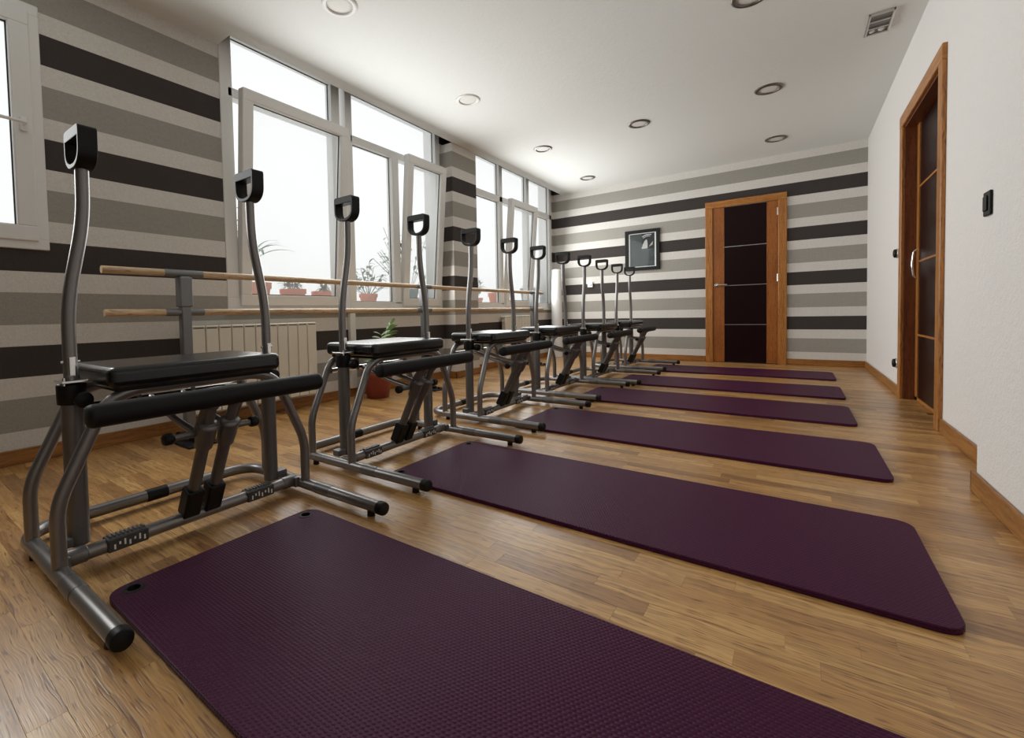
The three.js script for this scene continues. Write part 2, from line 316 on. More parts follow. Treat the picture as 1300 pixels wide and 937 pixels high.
{ // first bay
  const w = structGroup('window_2', 'wide white window bay with two sashes tilted inwards', 'window');
  const [a, b] = BAY1, c0 = -2.50, c1 = -2.635;
  part('frame', [...barFrame(FX0, FX1, SILL, WTOP, a, c0 - 0.03, 0.085), ...barFrame(FX0, FX1, SILL, WTOP, c1 + 0.045, b, 0.07),
    rb(FX0, FX1, 2.215, 2.28, a - 0.05, c0, 0.006), rb(FX0, FX1, 2.21, 2.275, c1, b + 0.05, 0.006), rb(FX0, FX1, SILL + 0.05, 2.22, -3.135, -3.225, 0.006)], M.pvc, w);
  pane(w, -0.045, 2.275, 2.64, a - 0.08, c0 + 0.05);
  pane(w, -0.045, 2.27, 2.655, c1 - 0.02, b + 0.065);
  pane(w, -0.045, SILL + 0.065, 2.215, c1 - 0.02, -3.14);
  sash(w, SILL + 0.03, 2.255, a - 0.085, c0 - 0.015, 0.082, 0);
  sash(w, SILL + 0.03, 2.25, -3.232, b + 0.045, 0.082, 1);
}
{ // second bay
  const w = structGroup('window_3', 'white window bay beyond the striped pier with one tilted sash', 'window');
  const [a, b] = BAY2;
  part('frame', [...barFrame(FX0, FX1, SILL, WTOP, a, b, 0.075), rb(FX0, FX1, 2.15, 2.225, a, b, 0.006), rb(FX0, FX1, SILL + 0.05, WTOP - 0.05, -5.09, -5.165, 0.006), rb(FX0, FX1, SILL + 0.05, WTOP - 0.05, -5.83, -5.905, 0.006)], M.pvc, w);
  for (const [z0, z1] of [[a - 0.07, -5.095], [-5.16, -5.835], [-5.9, b + 0.07]]) pane(w, -0.045, 2.22, 2.65, z0, z1);
  pane(w, -0.045, SILL + 0.07, 2.155, a - 0.07, -5.095); pane(w, -0.045, SILL + 0.07, 2.155, -5.9, b + 0.07);
  sash(w, SILL + 0.03, 2.205, -5.19, -5.93, 0.082, 0);
}
struct('trim_2', [rb(-0.02, 0.03, SILL - 0.028, SILL - 0.002, BAY1[0] + 0.02, -3.885, 0.006), rb(-0.02, 0.03, SILL - 0.028, SILL - 0.002, -4.335, BAY2[1] - 0.02, 0.006)], M.pvc, 'white window board under the window bays', 'window sill');
struct('trim_3', rb(0, 0.035, 0.075, SILL - 0.028, -2.555, -2.615, 0.004), M.whitePlastic, 'white boxed pipe running from the sill to the floor', 'pipe cover');

// outer ledge that carries the plant pots
struct('window_ledge', metres(rb(OUT - 0.42, OUT + 0.005, 0.70, 0.765, FRONT, D - 0.2, 0.01)), M.concrete, 'pale stone ledge outside the windows', 'ledge');

// ---------------------------------------------------------------- doors
{
  const d = structGroup('door_1', 'brown wooden door with a dark centre panel in the far striped wall', 'door');
  const z = D, C = 0.03;
  part('casing', [metres(rb(2.168, 2.254, 0, 1.997, z, z + C, 0.007), 'y'), metres(rb(2.954, 3.04, 0, 1.997, z, z + C, 0.007), 'y'), metres(rb(2.168, 3.04, 1.996, 2.08, z, z + C + 0.001, 0.007), 'x')], M.casing, d);
  const leafPart = part('leaf', [metres(bx(2.254, 2.383, 0.008, 1.996, z, z + 0.012), 'y', 0.3), metres(bx(2.837, 2.954, 0.008, 1.996, z, z + 0.012), 'y', 0.7)], M.doorWood, d);
  const ys = [0.008, 0.489, 0.990, 1.485, 1.996];
  for (let i = 0; i < 4; i++) part('panel', rb(2.383, 2.837, ys[i] + 0.004, ys[i + 1] - 0.004, z, z + 0.011, 0.002), M.darkPanel, d);
  for (let i = 1; i < 4; i++) part('inlay_strip', bx(2.383, 2.837, ys[i] - 0.004, ys[i] + 0.004, z, z + 0.012), M.steel, d);
  const h = part('handle', [turned(V(2.30, 1.0, z + 0.011), V(2.30, 1.0, z + 0.02), [[0, 0], [0.026, 0], [0.026, 0.006], [0.022, 0.008], [0, 0.008]]), pipe([V(2.30, 1.0, z + 0.015), V(2.30, 1.0, z + 0.06), V(2.42, 1.0, z + 0.06)], 0.010, 0.02)], M.chrome, d);
  for (const y of [1.06, 1.86]) part('hinge', rod(V(2.948, y - 0.045, z + 0.018), V(2.948, y + 0.045, z + 0.018), 0.007), M.chrome, d);
}
{
  const d = structGroup('door_2', 'dark glazed sliding door in a brown frame in the white right wall', 'door');
  const { z0, z1, top } = DR, cx0 = W - 0.02, cx1 = W + 0.001, cw = 0.088;
  part('casing', [metres(rb(cx0, cx1, 0, top + 0.001, z1, z1 - cw, 0.006), 'y'), metres(rb(cx0, cx1, 0, top + 0.001, z0 + cw, z0, 0.006), 'y'), metres(rb(cx0 - 0.001, cx1, top, top + cw, z0 + cw, z1 - cw, 0.006), 'z')], M.casing, d);
  part('lining', [metres(bx(W - 0.002, W + 0.20, 0, top, z1, z1 + 0.014), 'y'), metres(bx(W - 0.002, W + 0.20, 0, top, z0 - 0.014, z0), 'y'), metres(bx(W - 0.002, W + 0.20, top - 0.014, top, z0, z1), 'z')], M.lining, d);
  const lx = W + 0.060, lx1 = lx + 0.04, ys = [0.02, 0.48, 1.005, 1.535, top - 0.02], s0 = z1 + 0.016, s1 = z0 - 0.016;
  part('leaf', [metres(bx(lx, lx1, 0.005, top - 0.016, s0, s0 + 0.075), 'y', 0.2), metres(bx(lx, lx1, 0.005, top - 0.016, s1 - 0.075, s1), 'y', 0.5), metres(bx(lx, lx1, 0.004, 0.03, s0, s1), 'z')], M.casing, d);
  for (let i = 0; i < 4; i++) part('panel', rb(lx + 0.006, lx1, ys[i] + 0.006, ys[i + 1] - 0.006, s0 + 0.076, s1 - 0.076, 0.002), M.darkPanel, d);
  for (let i = 1; i < 4; i++) part('inlay_strip', metres(bx(lx + 0.002, lx1, ys[i] - 0.007, ys[i] + 0.007, s0 + 0.075, s1 - 0.075), 'z'), M.casing, d);
  part('handle', pipe([V(lx, 0.885, s0 + 0.035), V(lx - 0.018, 0.90, s0 + 0.035), V(lx - 0.027, 0.99, s0 + 0.035), V(lx - 0.018, 1.08, s0 + 0.035), V(lx, 1.095, s0 + 0.035)], 0.006, 0.03), M.chrome, d);
  part('backing', bx(lx1 + 0.01, W + 0.22, -0.02, top + 0.05, z0 + 0.05, z1 - 0.05), M.pocket, d);
}
for (const [y, label] of [[1.10, 'upper round black door stop on the white wall'], [0.24, 'lower round black door stop on the white wall']]) {
  const t = thing('door_stop', label, 'door stop', [W, y, -4.87], 0, 'door stops beside the sliding door');
  part('base', turned(V(0, 0, 0), V(-1, 0, 0), [[0, 0], [0.038, 0], [0.038, 0.006], [0.034, 0.010], [0, 0.010]]), M.steel, t);
  part('buffer', turned(V(-0.009, 0, 0), V(-1, 0, 0), [[0, 0], [0.031, 0], [0.034, 0.006], [0.031, 0.014], [0.020, 0.018], [0, 0.019]]), M.black, t);
}

// ---------------------------------------------------------------- pilates chairs
function gripGeometry() {
  const s = new THREE.Shape(), w = 0.063, h = 0.110;
  s.moveTo(-0.014, 0); s.lineTo(0.014, 0);
  s.bezierCurveTo(0.040, 0.003, w - 0.003, 0.018, w - 0.001, 0.048); s.lineTo(w, h - 0.012); s.quadraticCurveTo(w, h, w - 0.013, h);
  s.lineTo(-w + 0.013, h); s.quadraticCurveTo(-w, h, -w, h - 0.012); s.lineTo(-w + 0.001, 0.048);
  s.bezierCurveTo(-w + 0.003, 0.018, -0.040, 0.003, -0.014, 0);
  const q = new THREE.Path(), a = w - 0.0065, t = h - 0.027;
  q.moveTo(0, 0.008); q.bezierCurveTo(-0.034, 0.009, -a + 0.002, 0.022, -a + 0.001, 0.05); q.lineTo(-a, t); q.lineTo(a, t); q.lineTo(a - 0.001, 0.05); q.bezierCurveTo(a - 0.002, 0.022, 0.034, 0.009, 0, 0.008);
  s.holes.push(q);
  const g = new THREE.ExtrudeGeometry(s, { depth: 0.042, bevelEnabled: true, bevelSize: 0.002, bevelThickness: 0.002, bevelSegments: 2, curveSegments: 10 });
  g.translate(0, 0, -0.021); return g;
}
function makeChair() {
  const t = thing('pilates_chair', '', 'exercise chair', [0, 0, 0], 0, 'pilates chairs in a row beside the windows');
  const zf = 0.375, fy = 0.037, fr = 0.0212;
  const base = part('base_frame', pipe([V(0.548, fy, zf), V(-0.28, fy, zf), V(-0.28, fy, -zf), V(0.548, fy, -zf)], fr, 0.11, 18), M.tube, t);
  for (const s of [1, -1]) {
    part('foot_cap', turned(V(0.538, fy, s * zf), V(1, fy, s * zf), [[0.0215, 0], [0.0228, 0.003], [0.0228, 0.024], [0.020, 0.031], [0, 0.033]]), M.black, t);
    part('sleeve', turned(V(0.20, fy, s * zf), V(1, fy, s * zf), [[fr, 0], [0.0226, 0.001], [0.0226, 0.085], [fr, 0.086]]), M.post, t);
    for (const x of [0.50, -0.13]) part('rubber_foot', turned(V(x, 0, s * zf), V(x, 1, s * zf), [[0, 0], [0.014, 0], [0.013, 0.018], [0, 0.018]], 14), M.black, t);
    part('joint', [turned(V(0.07, 0.045, s * 0.362), V(0.07, 0.045, s * 0.2), [[0, 0], [0.0235, 0], [0.0235, 0.055], [0.0205, 0.058]]), rb(0.038, 0.102, 0.022, 0.062, s * 0.345, s * 0.366, 0.006)], M.post, t);
  }
  part('band', turned(V(-0.28, fy, -0.035), V(-0.28, fy, 1), [[fr, 0], [0.0232, 0.001], [0.0232, 0.07], [fr, 0.071]]), M.black, t);
  part('lower_crossbar', rod(V(0.07, 0.045, 0.35), V(0.07, 0.045, -0.35), 0.0205, 16), M.tube, t);
  for (const zc of [0.21, -0.207]) {
    const pl = part('spring_plate', rb(0.046, 0.0955, 0.028, 0.067, zc - 0.052, zc + 0.052, 0.005), M.plate, t);
    const teeth = []; for (let i = 0; i < 9; i++) teeth.push(bx(0.060, 0.084, 0.066, 0.0735, zc - 0.045 + i * 0.0105, zc - 0.045 + i * 0.0105 + 0.0055));
    part('teeth', teeth, M.tube, pl);
    const marks = []; for (let i = 0; i < 7; i++) marks.push(bx(0.0952, 0.0962, 0.036 + (i * 7 % 3) * 0.005, 0.050 + (i * 5 % 3) * 0.004, zc - 0.042 + i * 0.0125, zc - 0.042 + i * 0.0125 + 0.0045));
    part('print', marks, M.whitePlastic, pl);
  }
  for (const [x, y] of [[0.125, 0.505], [-0.155, 0.502]])
    part('leg_arch', pipe([V(x, 0.05, zf), V(x, 0.215, zf), V(x, 0.47, 0.262), V(x, y - 0.005, 0.19), V(x, y - 0.005, -0.19), V(x, 0.47, -0.262), V(x, 0.215, -zf), V(x, 0.05, -zf)], 0.0172, 0.05, 16), M.tube, t);
  part('pivot_axle', rod(V(-0.155, 0.43, 0.26), V(-0.155, 0.43, -0.26), 0.012), M.chrome, t);
  part('axle_bracket', [rb(-0.168, -0.142, 0.418, 0.49, 0.08, 0.095, 0.003), rb(-0.168, -0.142, 0.418, 0.49, -0.095, -0.08, 0.003), rb(-0.168, -0.142, 0.418, 0.445, 0.255, 0.268, 0.003), rb(-0.168, -0.142, 0.418, 0.445, -0.268, -0.255, 0.003)], M.post, t);
  for (const s of [1, -1]) {
    const zp = s * 0.303;
    const p = part('post', [rod(V(0, 0.052, zp), V(0, 0.50, zp), 0.0265, 20), rb(-0.022, 0.022, 0.054, 0.082, s * 0.32, s * 0.362, 0.004)], M.post, t);
    part('collar', turned(V(0, 0.462, zp), V(0, 1, zp), [[0.0265, 0], [0.034, 0.003], [0.035, 0.055], [0.031, 0.064], [0, 0.064]]), M.black, p);
    part('knob', turned(V(0.03, 0.478, zp - s * 0.012), V(1, 0.478, zp - s * 0.012), [[0.008, 0], [0.009, 0.012], [0.021, 0.014], [0.023, 0.03], [0.020, 0.042], [0, 0.044]]), M.black, p);
    part('clamp_plate', [rb(-0.042, 0.042, 0.526, 0.533, zp - 0.030, zp + 0.030, 0.002), rb(-0.060, -0.040, 0.524, 0.530, zp - 0.012, zp + 0.012, 0.002), rod(V(0.028, 0.52, zp + 0.022), V(0.028, 0.542, zp + 0.022), 0.005, 8), rod(V(-0.028, 0.52, zp - 0.022), V(-0.028, 0.542, zp - 0.022), 0.005, 8)], M.chrome, p);
    const hd = part('handle', pipe([V(0, 0.49, zp), V(0, 0.755, zp), V(0, 1.0, zp - s * 0.046), V(0, 1.154, zp - s * 0.048)], 0.0168, 0.09, 18), M.tube, t);
    part('latch', [rb(0.014, 0.022, 0.545, 0.60, zp - 0.008, zp + 0.008, 0.003), rod(V(0, 0.585, zp - 0.022), V(0, 0.585, zp + 0.022), 0.004, 8)], M.chrome, hd);
    const g = gripGeometry(); g.translate(0, 1.148, zp - s * 0.048); part('grip', g, M.black, hd);
  }
  { // seat: padded top over a board
    const sh = new THREE.Shape(), x0 = -0.188, x1 = 0.168, z1 = 0.262, c = 0.03;
    sh.moveTo(x0 + c, -z1); sh.lineTo(x1 - c, -z1); sh.quadraticCurveTo(x1, -z1, x1, -z1 + c); sh.lineTo(x1, z1 - c); sh.quadraticCurveTo(x1, z1, x1 - c, z1); sh.lineTo(x0 + c, z1); sh.quadraticCurveTo(x0, z1, x0, z1 - c); sh.lineTo(x0, -z1 + c); sh.quadraticCurveTo(x0, -z1, x0 + c, -z1);
    const g = new THREE.ExtrudeGeometry(sh, { depth: 0.022, bevelEnabled: true, bevelSize: 0.020, bevelOffset: -0.020, bevelThickness: 0.019, bevelSegments: 5, curveSegments: 8 });
    g.rotateX(-Math.PI / 2); g.translate(0, 0.529, 0);
    part('seat', g, M.vinyl, t);
    part('seat_board', rb(-0.165, 0.145, 0.4985, 0.513, -0.24, 0.24, 0.005), M.black, t);
  }
  part('pedal', turned(V(0.275, 0.463, -0.345), V(0.275, 0.463, 1), [[0, 0], [0.018, 0.001], [0.027, 0.005], [0.0305, 0.014], [0.0305, 0.676], [0.027, 0.685], [0.018, 0.689], [0, 0.69]], 24), M.foam, t);
  for (const s of [1, -1]) {
    part('pedal_arm', pipe([V(-0.155, 0.43, s * 0.052), V(0.06, 0.368, s * 0.052), V(0.19, 0.345, s * 0.052)], 0.0115, 0.05, 10), M.tube, t);
    part('pedal_strut', [rod(V(0.185, 0.34, s * 0.052), V(0.268, 0.452, s * 0.052), 0.012, 10), turned(V(0.255, 0.435, s * 0.035), V(0.285, 0.48, s * 0.035), [[0, 0], [0.022, 0], [0.027, 0.02], [0, 0.025]], 12)], M.post, t);
    const a = V(0.082, 0.085, s * 0.034), b = V(0.262, 0.446, s * 0.034), dir = b.clone().sub(a).normalize(), at = (k) => a.clone().addScaledVector(dir, k);
    const pu = part('push_rod', [rod(a, at(0.25), 0.0188, 16), rod(at(0.24), b, 0.0155, 14)], M.post, t);
    part('guide_sleeve', turned(at(0.235), at(1), [[0.0188, 0], [0.026, 0.006], [0.0285, 0.04], [0.0285, 0.075], [0.0305, 0.078], [0.0305, 0.090], [0.019, 0.093], [0.0155, 0.096]]), M.post, pu);
    const bt = new RoundedBoxGeometry(0.050, 0.105, 0.054, 2, 0.007); bt.translate(0, 0.045, 0); bt.applyQuaternion(new THREE.Quaternion().setFromUnitVectors(V(0, 1, 0), dir)); bt.translate(0.072, 0.064, s * 0.034);
    part('boot', bt, M.black, pu);
    const rdm = part('side_lever', rod(V(0.19, 0.345, s * 0.03), V(0.19, 0.345, s * 0.125), 0.010, 12), M.post, t);
    part('knob', turned(V(0.19, 0.345, s * 0.118), V(0.19, 0.345, s), [[0, 0], [0.015, 0], [0.018, 0.006], [0.018, 0.022], [0.014, 0.028], [0, 0.029]], 16), M.black, rdm);
  }
  return t;
}
const chairLabels = ['silver framed pilates chair nearest the camera, in front of the radiator', 'second pilates chair from the camera, in front of the potted plant', 'third pilates chair from the camera, in front of the striped pier',
  'fourth pilates chair from the camera, in front of the far window bay', 'fifth pilates chair from the camera, next to last in the row', 'farthest pilates chair, last in the row by the back wall'];
const chairSpots = [[1.420, -0.680, 0.012], [1.402, -1.671, 0.012], [1.380, -2.716, 0.012], [1.355, -3.742, 0], [1.410, -4.652, 0], [1.390, -5.752, 0]];
const chair0 = makeChair();
chairSpots.forEach(([x, z, turn], i) => {
  let c = chair0;
  if (i) { c = chair0.clone(); c.name = numbered('pilates_chair'); scene.add(c); c.userData = { ...chair0.userData }; }
  c.position.set(x, 0, z); c.rotation.y = turn; c.userData.label = chairLabels[i];
});

// ---------------------------------------------------------------- mats
{
  const L = 1.722, Wd = 0.61, c = 0.055, s = new THREE.Shape(), x1 = L, z1 = Wd / 2;
  s.moveTo(c, -z1); s.lineTo(x1 - c, -z1); s.quadraticCurveTo(x1, -z1, x1, -z1 + c); s.lineTo(x1, z1 - c); s.quadraticCurveTo(x1, z1, x1 - c, z1); s.lineTo(c, z1); s.quadraticCurveTo(0, z1, 0, z1 - c); s.lineTo(0, -z1 + c); s.quadraticCurveTo(0, -z1, c, -z1);
  for (const e of [-0.252, 0.252]) { const h = new THREE.Path(); h.absarc(0.040, e, 0.0175, 0, Math.PI * 2, true); s.holes.push(h); }
  const g = new THREE.ExtrudeGeometry(s, { depth: 0.010, bevelEnabled: true, bevelSize: 0.0025, bevelOffset: -0.0025, bevelThickness: 0.0025, bevelSegments: 2, curveSegments: 8 });
  g.rotateX(-Math.PI / 2); g.translate(0, 0.0025, 0);
  const geo = metres(g), ring = new THREE.LatheGeometry([[0.0145, 0.001], [0.0145, 0.0155], [0.016, 0.0168], [0.0225, 0.0166], [0.0238, 0.0155], [0.0238, 0.015]].map(([a, b]) => new THREE.Vector2(a, b)), 24);
  const labels = ['purple exercise mat nearest the camera, cut off by the bottom edge', 'second purple exercise mat from the camera, its far end in full view', 'third purple exercise mat from the camera',
    'fourth purple exercise mat from the camera', 'fifth purple exercise mat from the camera', 'farthest purple exercise mat, last before the door'];
  const zc = [-0.6605, -1.657, -2.688, -3.702, -4.6465, -5.712];
  const x0 = [1.708, 1.690, 1.712, 1.690, 1.705, 1.712];
  for (let i = 0; i < 6; i++) {
    const t = thing('exercise_mat', labels[i], 'mat', [x0[i], 0, zc[i]], i === 1 ? -0.004 : 0, 'purple mats laid out beside the chairs');
    part('pad', geo, M.mat, t);
    for (const e of [-0.252, 0.252]) { const r = part('eyelet', ring, M.black, t); r.position.set(0.040, 0, e); }
  }
}

// ---------------------------------------------------------------- ballet barre
{
  const t = thing('ballet_barre', 'long double ballet barre with wooden rails on dark metal posts', 'ballet barre', [0.30, 0, 0]);
  const posts = [-1.145, -3.21, -5.40], z0 = -0.765, z1 = -5.69, yt = 0.962, yl = 0.742;
  part('upper_rail', metres(rod(V(0, yt, z0), V(0, yt, z1), 0.0195, 20), 'z'), M.barreWood, t);
  part('lower_rail', metres(rod(V(0, yl, z0 - 0.005), V(0, yl, z1), 0.0185, 20), 'z'), M.barreWood, t);
  for (const z of posts) {
    const p = part('post', [rb(-0.026, 0.026, 0.01, yt - 0.015, z - 0.026, z + 0.026, 0.008), rb(-0.034, 0.034, yl + 0.03, yt - 0.02, z - 0.034, z + 0.034, 0.008)], M.barreMetal, t);
    for (const [y, r] of [[yt, 0.0215], [yl, 0.0205]]) part('rail_sleeve', rod(V(0, y, z - 0.10), V(0, y, z + 0.10), r, 20), M.barreMetal, p);
    part('foot_plate', [rb(-0.19, 0.19, 0, 0.012, z - 0.085, z + 0.085, 0.005), rb(-0.12, 0.12, 0.010, 0.035, z - 0.02, z + 0.02, 0.006)], M.black, t);
    for (const x of [-0.16, 0.16]) part('bolt', turned(V(x, 0.011, z), V(x, 1, z), [[0, 0], [0.012, 0], [0.012, 0.014], [0.006, 0.018], [0, 0.018]], 12), M.black, t);
  }
}

// ---------------------------------------------------------------- radiators
function radiator(z0, n, label, wd) {
  const t = thing('radiator', label, 'radiator', [0, 0, z0], 0, 'cream radiators under the windows');
  for (let i = 0; i < n; i++) {
    const z = -(i + 0.5) * wd;
    part('section', [rb(0.085, 0.112, 0.105, 0.655, z - wd / 2 + 0.0022, z + wd / 2 - 0.0022, 0.007), rb(0.03, 0.09, 0.12, 0.655, z - 0.012, z + 0.012, 0.006), rb(0.03, 0.112, 0.635, 0.66, z - wd / 2 + 0.0022, z + wd / 2 - 0.0022, 0.006)], M.radiator, t);
  }
  for (const y of [0.15, 0.60]) part('header_pipe', rod(V(0.06, y, -0.01), V(0.06, y, -n * wd + 0.01), 0.018, 14), M.radiator, t);
  for (const z of [-0.12, -n * wd + 0.12]) part('bracket', rb(0, 0.04, 0.56, 0.60, z - 0.012, z + 0.012, 0.003), M.radiator, t);
  part('valve', [rod(V(0.06, 0.15, -n * wd - 0.045), V(0.06, 0.15, -n * wd + 0.02), 0.014), rod(V(0.06, 0.15, -n * wd - 0.04), V(0.06, 0, -n * wd - 0.04), 0.008)], M.steel, t);
}
radiator(-1.255, 11, 'cream sectional radiator under the near window bay', 0.082);
radiator(-5.02, 8, 'cream sectional radiator under the far window bay', 0.085);

// ---------------------------------------------------------------- foam rollers in the far corner
{
  const prof = (h) => [[0, 0], [0.076, 0], [0.081, 0.005], [0.081, h - 0.005], [0.076, h], [0, h]];
  solo('foam_roller', 'long white foam roller standing on end in the far left corner', 'foam roller', turned(V(0, 0, 0), V(0, 1, 0), prof(0.9), 40), M.whiteFoam, [0.145, 0, -6.50], 'white foam rollers stacked on end');
  solo('foam_roller', 'short white foam roller balanced on top of the long one', 'foam roller', turned(V(0, 0, 0), V(0, 1, 0), prof(0.45), 40), M.whiteFoam, [0.143, 0.9, -6.503], 'white foam rollers stacked on end');
}

// ---------------------------------------------------------------- picture, switches
{
  const t = thing('framed_picture', 'black framed grey print hanging on the far striped wall', 'picture', [1.368, 1.55, D]);
  const w = 0.235, h = 0.285, b = 0.045;
  const fs = new THREE.Shape(); fs.moveTo(-w, -h); fs.lineTo(w, -h); fs.lineTo(w, h); fs.lineTo(-w, h); fs.closePath();
  const fh = new THREE.Path(); fh.moveTo(-w + b, -h + b); fh.lineTo(-w + b, h - b); fh.lineTo(w - b, h - b); fh.lineTo(w - b, -h + b); fh.closePath(); fs.holes.push(fh);
  part('frame', new THREE.ExtrudeGeometry(fs, { depth: 0.024, bevelEnabled: true, bevelSize: 0.003, bevelOffset: -0.003, bevelThickness: 0.003, bevelSegments: 2 }), M.black, t);
  part('mount', bx(-w + b, w - b, -h + b, h - b, 0, 0.010), M.whitePlastic, t);
  const c = document.createElement('canvas'); c.width = 256; c.height = 360; const g = c.getContext('2d');
  g.fillStyle = '#2b3334'; g.fillRect(0, 0, 256, 360);
  const r = rng(5);
  for (let i = 0; i < 420; i++) { const q = 45 + r() * 55; g.fillStyle = `rgba(${q},${q + 7},${q + 8},0.35)`; g.fillRect(r() * 256, r() * 360, 10 + r() * 46, 2 + r() * 5); }
  g.fillStyle = '#15191a'; g.fillRect(128, 0, 128, 170);
  g.fillStyle = '#b9b9b8'; g.beginPath(); g.moveTo(122, 168); g.quadraticCurveTo(150, 60, 178, 70); g.quadraticCurveTo(190, 120, 182, 165); g.closePath(); g.fill();
  g.fillStyle = '#a9a9a9'; g.beginPath(); g.moveTo(196, 150); g.quadraticCurveTo(222, 110, 240, 92); g.lineTo(236, 130); g.closePath(); g.fill();
  g.strokeStyle = '#d8d8d6'; g.lineWidth = 8; g.beginPath(); g.moveTo(130, 36); g.quadraticCurveTo(170, 8, 224, 18); g.stroke(); g.lineWidth = 5; g.beginPath(); g.moveTo(138, 52); g.quadraticCurveTo(176, 24, 214, 34); g.stroke();
  g.strokeStyle = 'rgba(150,165,165,0.6)'; g.lineWidth = 2; for (const [x0, y0, x1, y1] of [[0, 180, 256, 180], [126, 180, 126, 360]]) { g.beginPath(); g.moveTo(x0, y0); g.lineTo(x1, y1); g.stroke(); }
  g.strokeStyle = 'rgba(165,178,178,0.45)'; for (let i = 0; i < 12; i++) { g.beginPath(); g.moveTo(146, 200 + i * 12); g.lineTo(146 + 60 + 36 * r(), 200 + i * 12); g.stroke(); }
  const tex = new THREE.CanvasTexture(c); tex.colorSpace = THREE.SRGBColorSpace;
  const pg = new THREE.PlaneGeometry(2 * (w - b) - 0.045, 2 * (h - b) - 0.02); pg.translate(0, 0, 0.011);
  part('print', pg, std({ map: tex, roughness: 0.5 }), t);
  part('glass', (() => { const q = new THREE.PlaneGeometry(2 * (w - b), 2 * (h - b)); q.translate(0, 0, 0.018); return q; })(), M.clear, t);
}
{
  const t = thing('wall_control', 'small white control box on the far striped wall', 'wall control', [0.607, 1.10, D]);
  part('box', rb(-0.04, 0.04, -0.04, 0.045, 0, 0.028, 0.006), M.whitePlastic, t);
  part('dial', turned(V(0.012, 0, 0.027), V(0.012, 0, 1), [[0, 0], [0.016, 0], [0.014, 0.008], [0, 0.009]]), M.whitePlastic, t);
}
{
  const t = thing('light_switch', 'black light switch on the white stepped-out wall at right', 'light switch', [STEP, 1.045, -2.36]);
  part('plate', rb(-0.009, 0, -0.042, 0.042, -0.033, 0.033, 0.004), M.black, t);
  part('rocker', rb(-0.014, -0.008, -0.026, 0.026, -0.018, 0.018, 0.003), M.black, t);
}

// ---------------------------------------------------------------- ceiling lights (unlit)
{
  const spots = [[0.95, -1.785, 1, 'round recessed ceiling light cut off by the top edge, window-side row'], [0.85, -3.22, 1, 'round white-rimmed ceiling light above the near window bay'], [0.83, -4.69, 0, 'round ceiling light beside the striped pier'],
    [0.815, -6.09, 0, 'round ceiling light in the far left corner'], [1.875, -4.675, 0, 'round ceiling light in the middle of the ceiling'], [2.935, -4.645, 0, 'round dark-rimmed ceiling light nearest the vent-like emergency lamp'],
    [2.947, -6.045, 0, 'round ceiling light above the far door'], [2.90, -3.215, 0, 'round dark-rimmed ceiling light cut off by the top edge']];
  for (const [x, z, white, label] of spots) {
    const t = thing('ceiling_light', label, 'ceiling light', [x, H, z], 0, 'round recessed ceiling lights');
    part('rim', turned(V(0, 0, 0), V(0, -1, 0), [[0.074, -0.02], [0.074, 0.004], [0.079, 0.011], [0.092, 0.010], [0.101, 0.005], [0.103, 0.0], [0.074, -0.001]], 40), white ? M.ringWhite : M.ring, t);
    part('diffuser', turned(V(0, 0, 0), V(0, -1, 0), [[0, 0.004], [0.05, 0.003], [0.0745, 0.0012], [0.0745, -0.01], [0, -0.01]], 40), M.diffuser, t);
  }
  const t = thing('emergency_light', 'small rectangular emergency light on the ceiling by the right wall', 'emergency light', [3.552, H, -4.022]);
  const a = 0.064, b = 0.138;
  part('frame', [rb(-a, a, -0.016, 0, -b, -b + 0.014, 0.004), rb(-a, a, -0.016, 0, b - 0.014, b, 0.004), rb(-a, -a + 0.014, -0.016, 0, -b, b, 0.004), rb(a - 0.014, a, -0.016, 0, -b, b, 0.004)], M.steel, t);
  part('reflector', bx(-a + 0.01, a - 0.01, -0.004, 0, -b + 0.01, b - 0.01), M.ring, t);
  for (const z of [0.04, -0.05]) part('louvre', rb(-a + 0.012, a - 0.012, -0.014, -0.003, z - 0.006, z + 0.006, 0.002), M.steel, t);
  for (const [x, z] of [[-0.028, -0.095], [0.02, -0.095]]) part('bulb', turned(V(x, -0.002, z), V(x, -1, z), [[0.016, 0], [0.016, 0.006], [0.010, 0.012], [0, 0.013]], 16), M.diffuser, t);
}

// ---------------------------------------------------------------- plants
function blade(len, w, bend, fold = 0.25, n = 9) { // a leaf that grows along +x and arches down, folded along its rib
  const pos = [], idx = [];
  for (let i = 0; i <= n; i++) {
    const k = i / n, a = bend * k, x = bend ? len * Math.sin(a) / bend : len * k, y = bend ? -len * (1 - Math.cos(a)) / bend : 0, h = w * Math.pow(Math.sin(Math.PI * Math.min(1, 0.12 + 0.88 * k)), 0.8) * 0.5 + 0.0004;
    pos.push(x, y + h * fold, -h, x, y, 0, x, y + h * fold, h);
    if (i) { const b = (i - 1) * 3; idx.push(b, b + 1, b + 3, b + 3, b + 1, b + 4, b + 1, b + 2, b + 4, b + 4, b + 2, b + 5); }
  }
  const g = new THREE.BufferGeometry(); g.setAttribute('position', new THREE.Float32BufferAttribute(pos, 3)); g.setIndex(idx); g.computeVertexNormals(); return g;
}
const potProfile = (r, h) => [[0, 0], [r * 0.68, 0], [r * 0.92, h * 0.78], [r, h * 0.78], [r * 1.02, h], [r * 0.92, h], [r * 0.86, h * 0.82], [r * 0.6, h * 0.06], [0, h * 0.05]];
function pot(parent, r, h, mat) {
  part('pot', turned(V(0, 0, 0), V(0, 1, 0), potProfile(r, h), 28), mat, parent);
  part('soil', turned(V(0, h * 0.80, 0), V(0, 1, 0), [[r * 0.87, 0], [r * 0.5, h * 0.03], [0, h * 0.04]], 20), M.soil, parent);
}
function place(g, yaw, pitch, at) { const o = g.clone(); o.rotateZ(pitch); o.rotateY(yaw); o.translate(at.x, at.y, at.z); return o; }
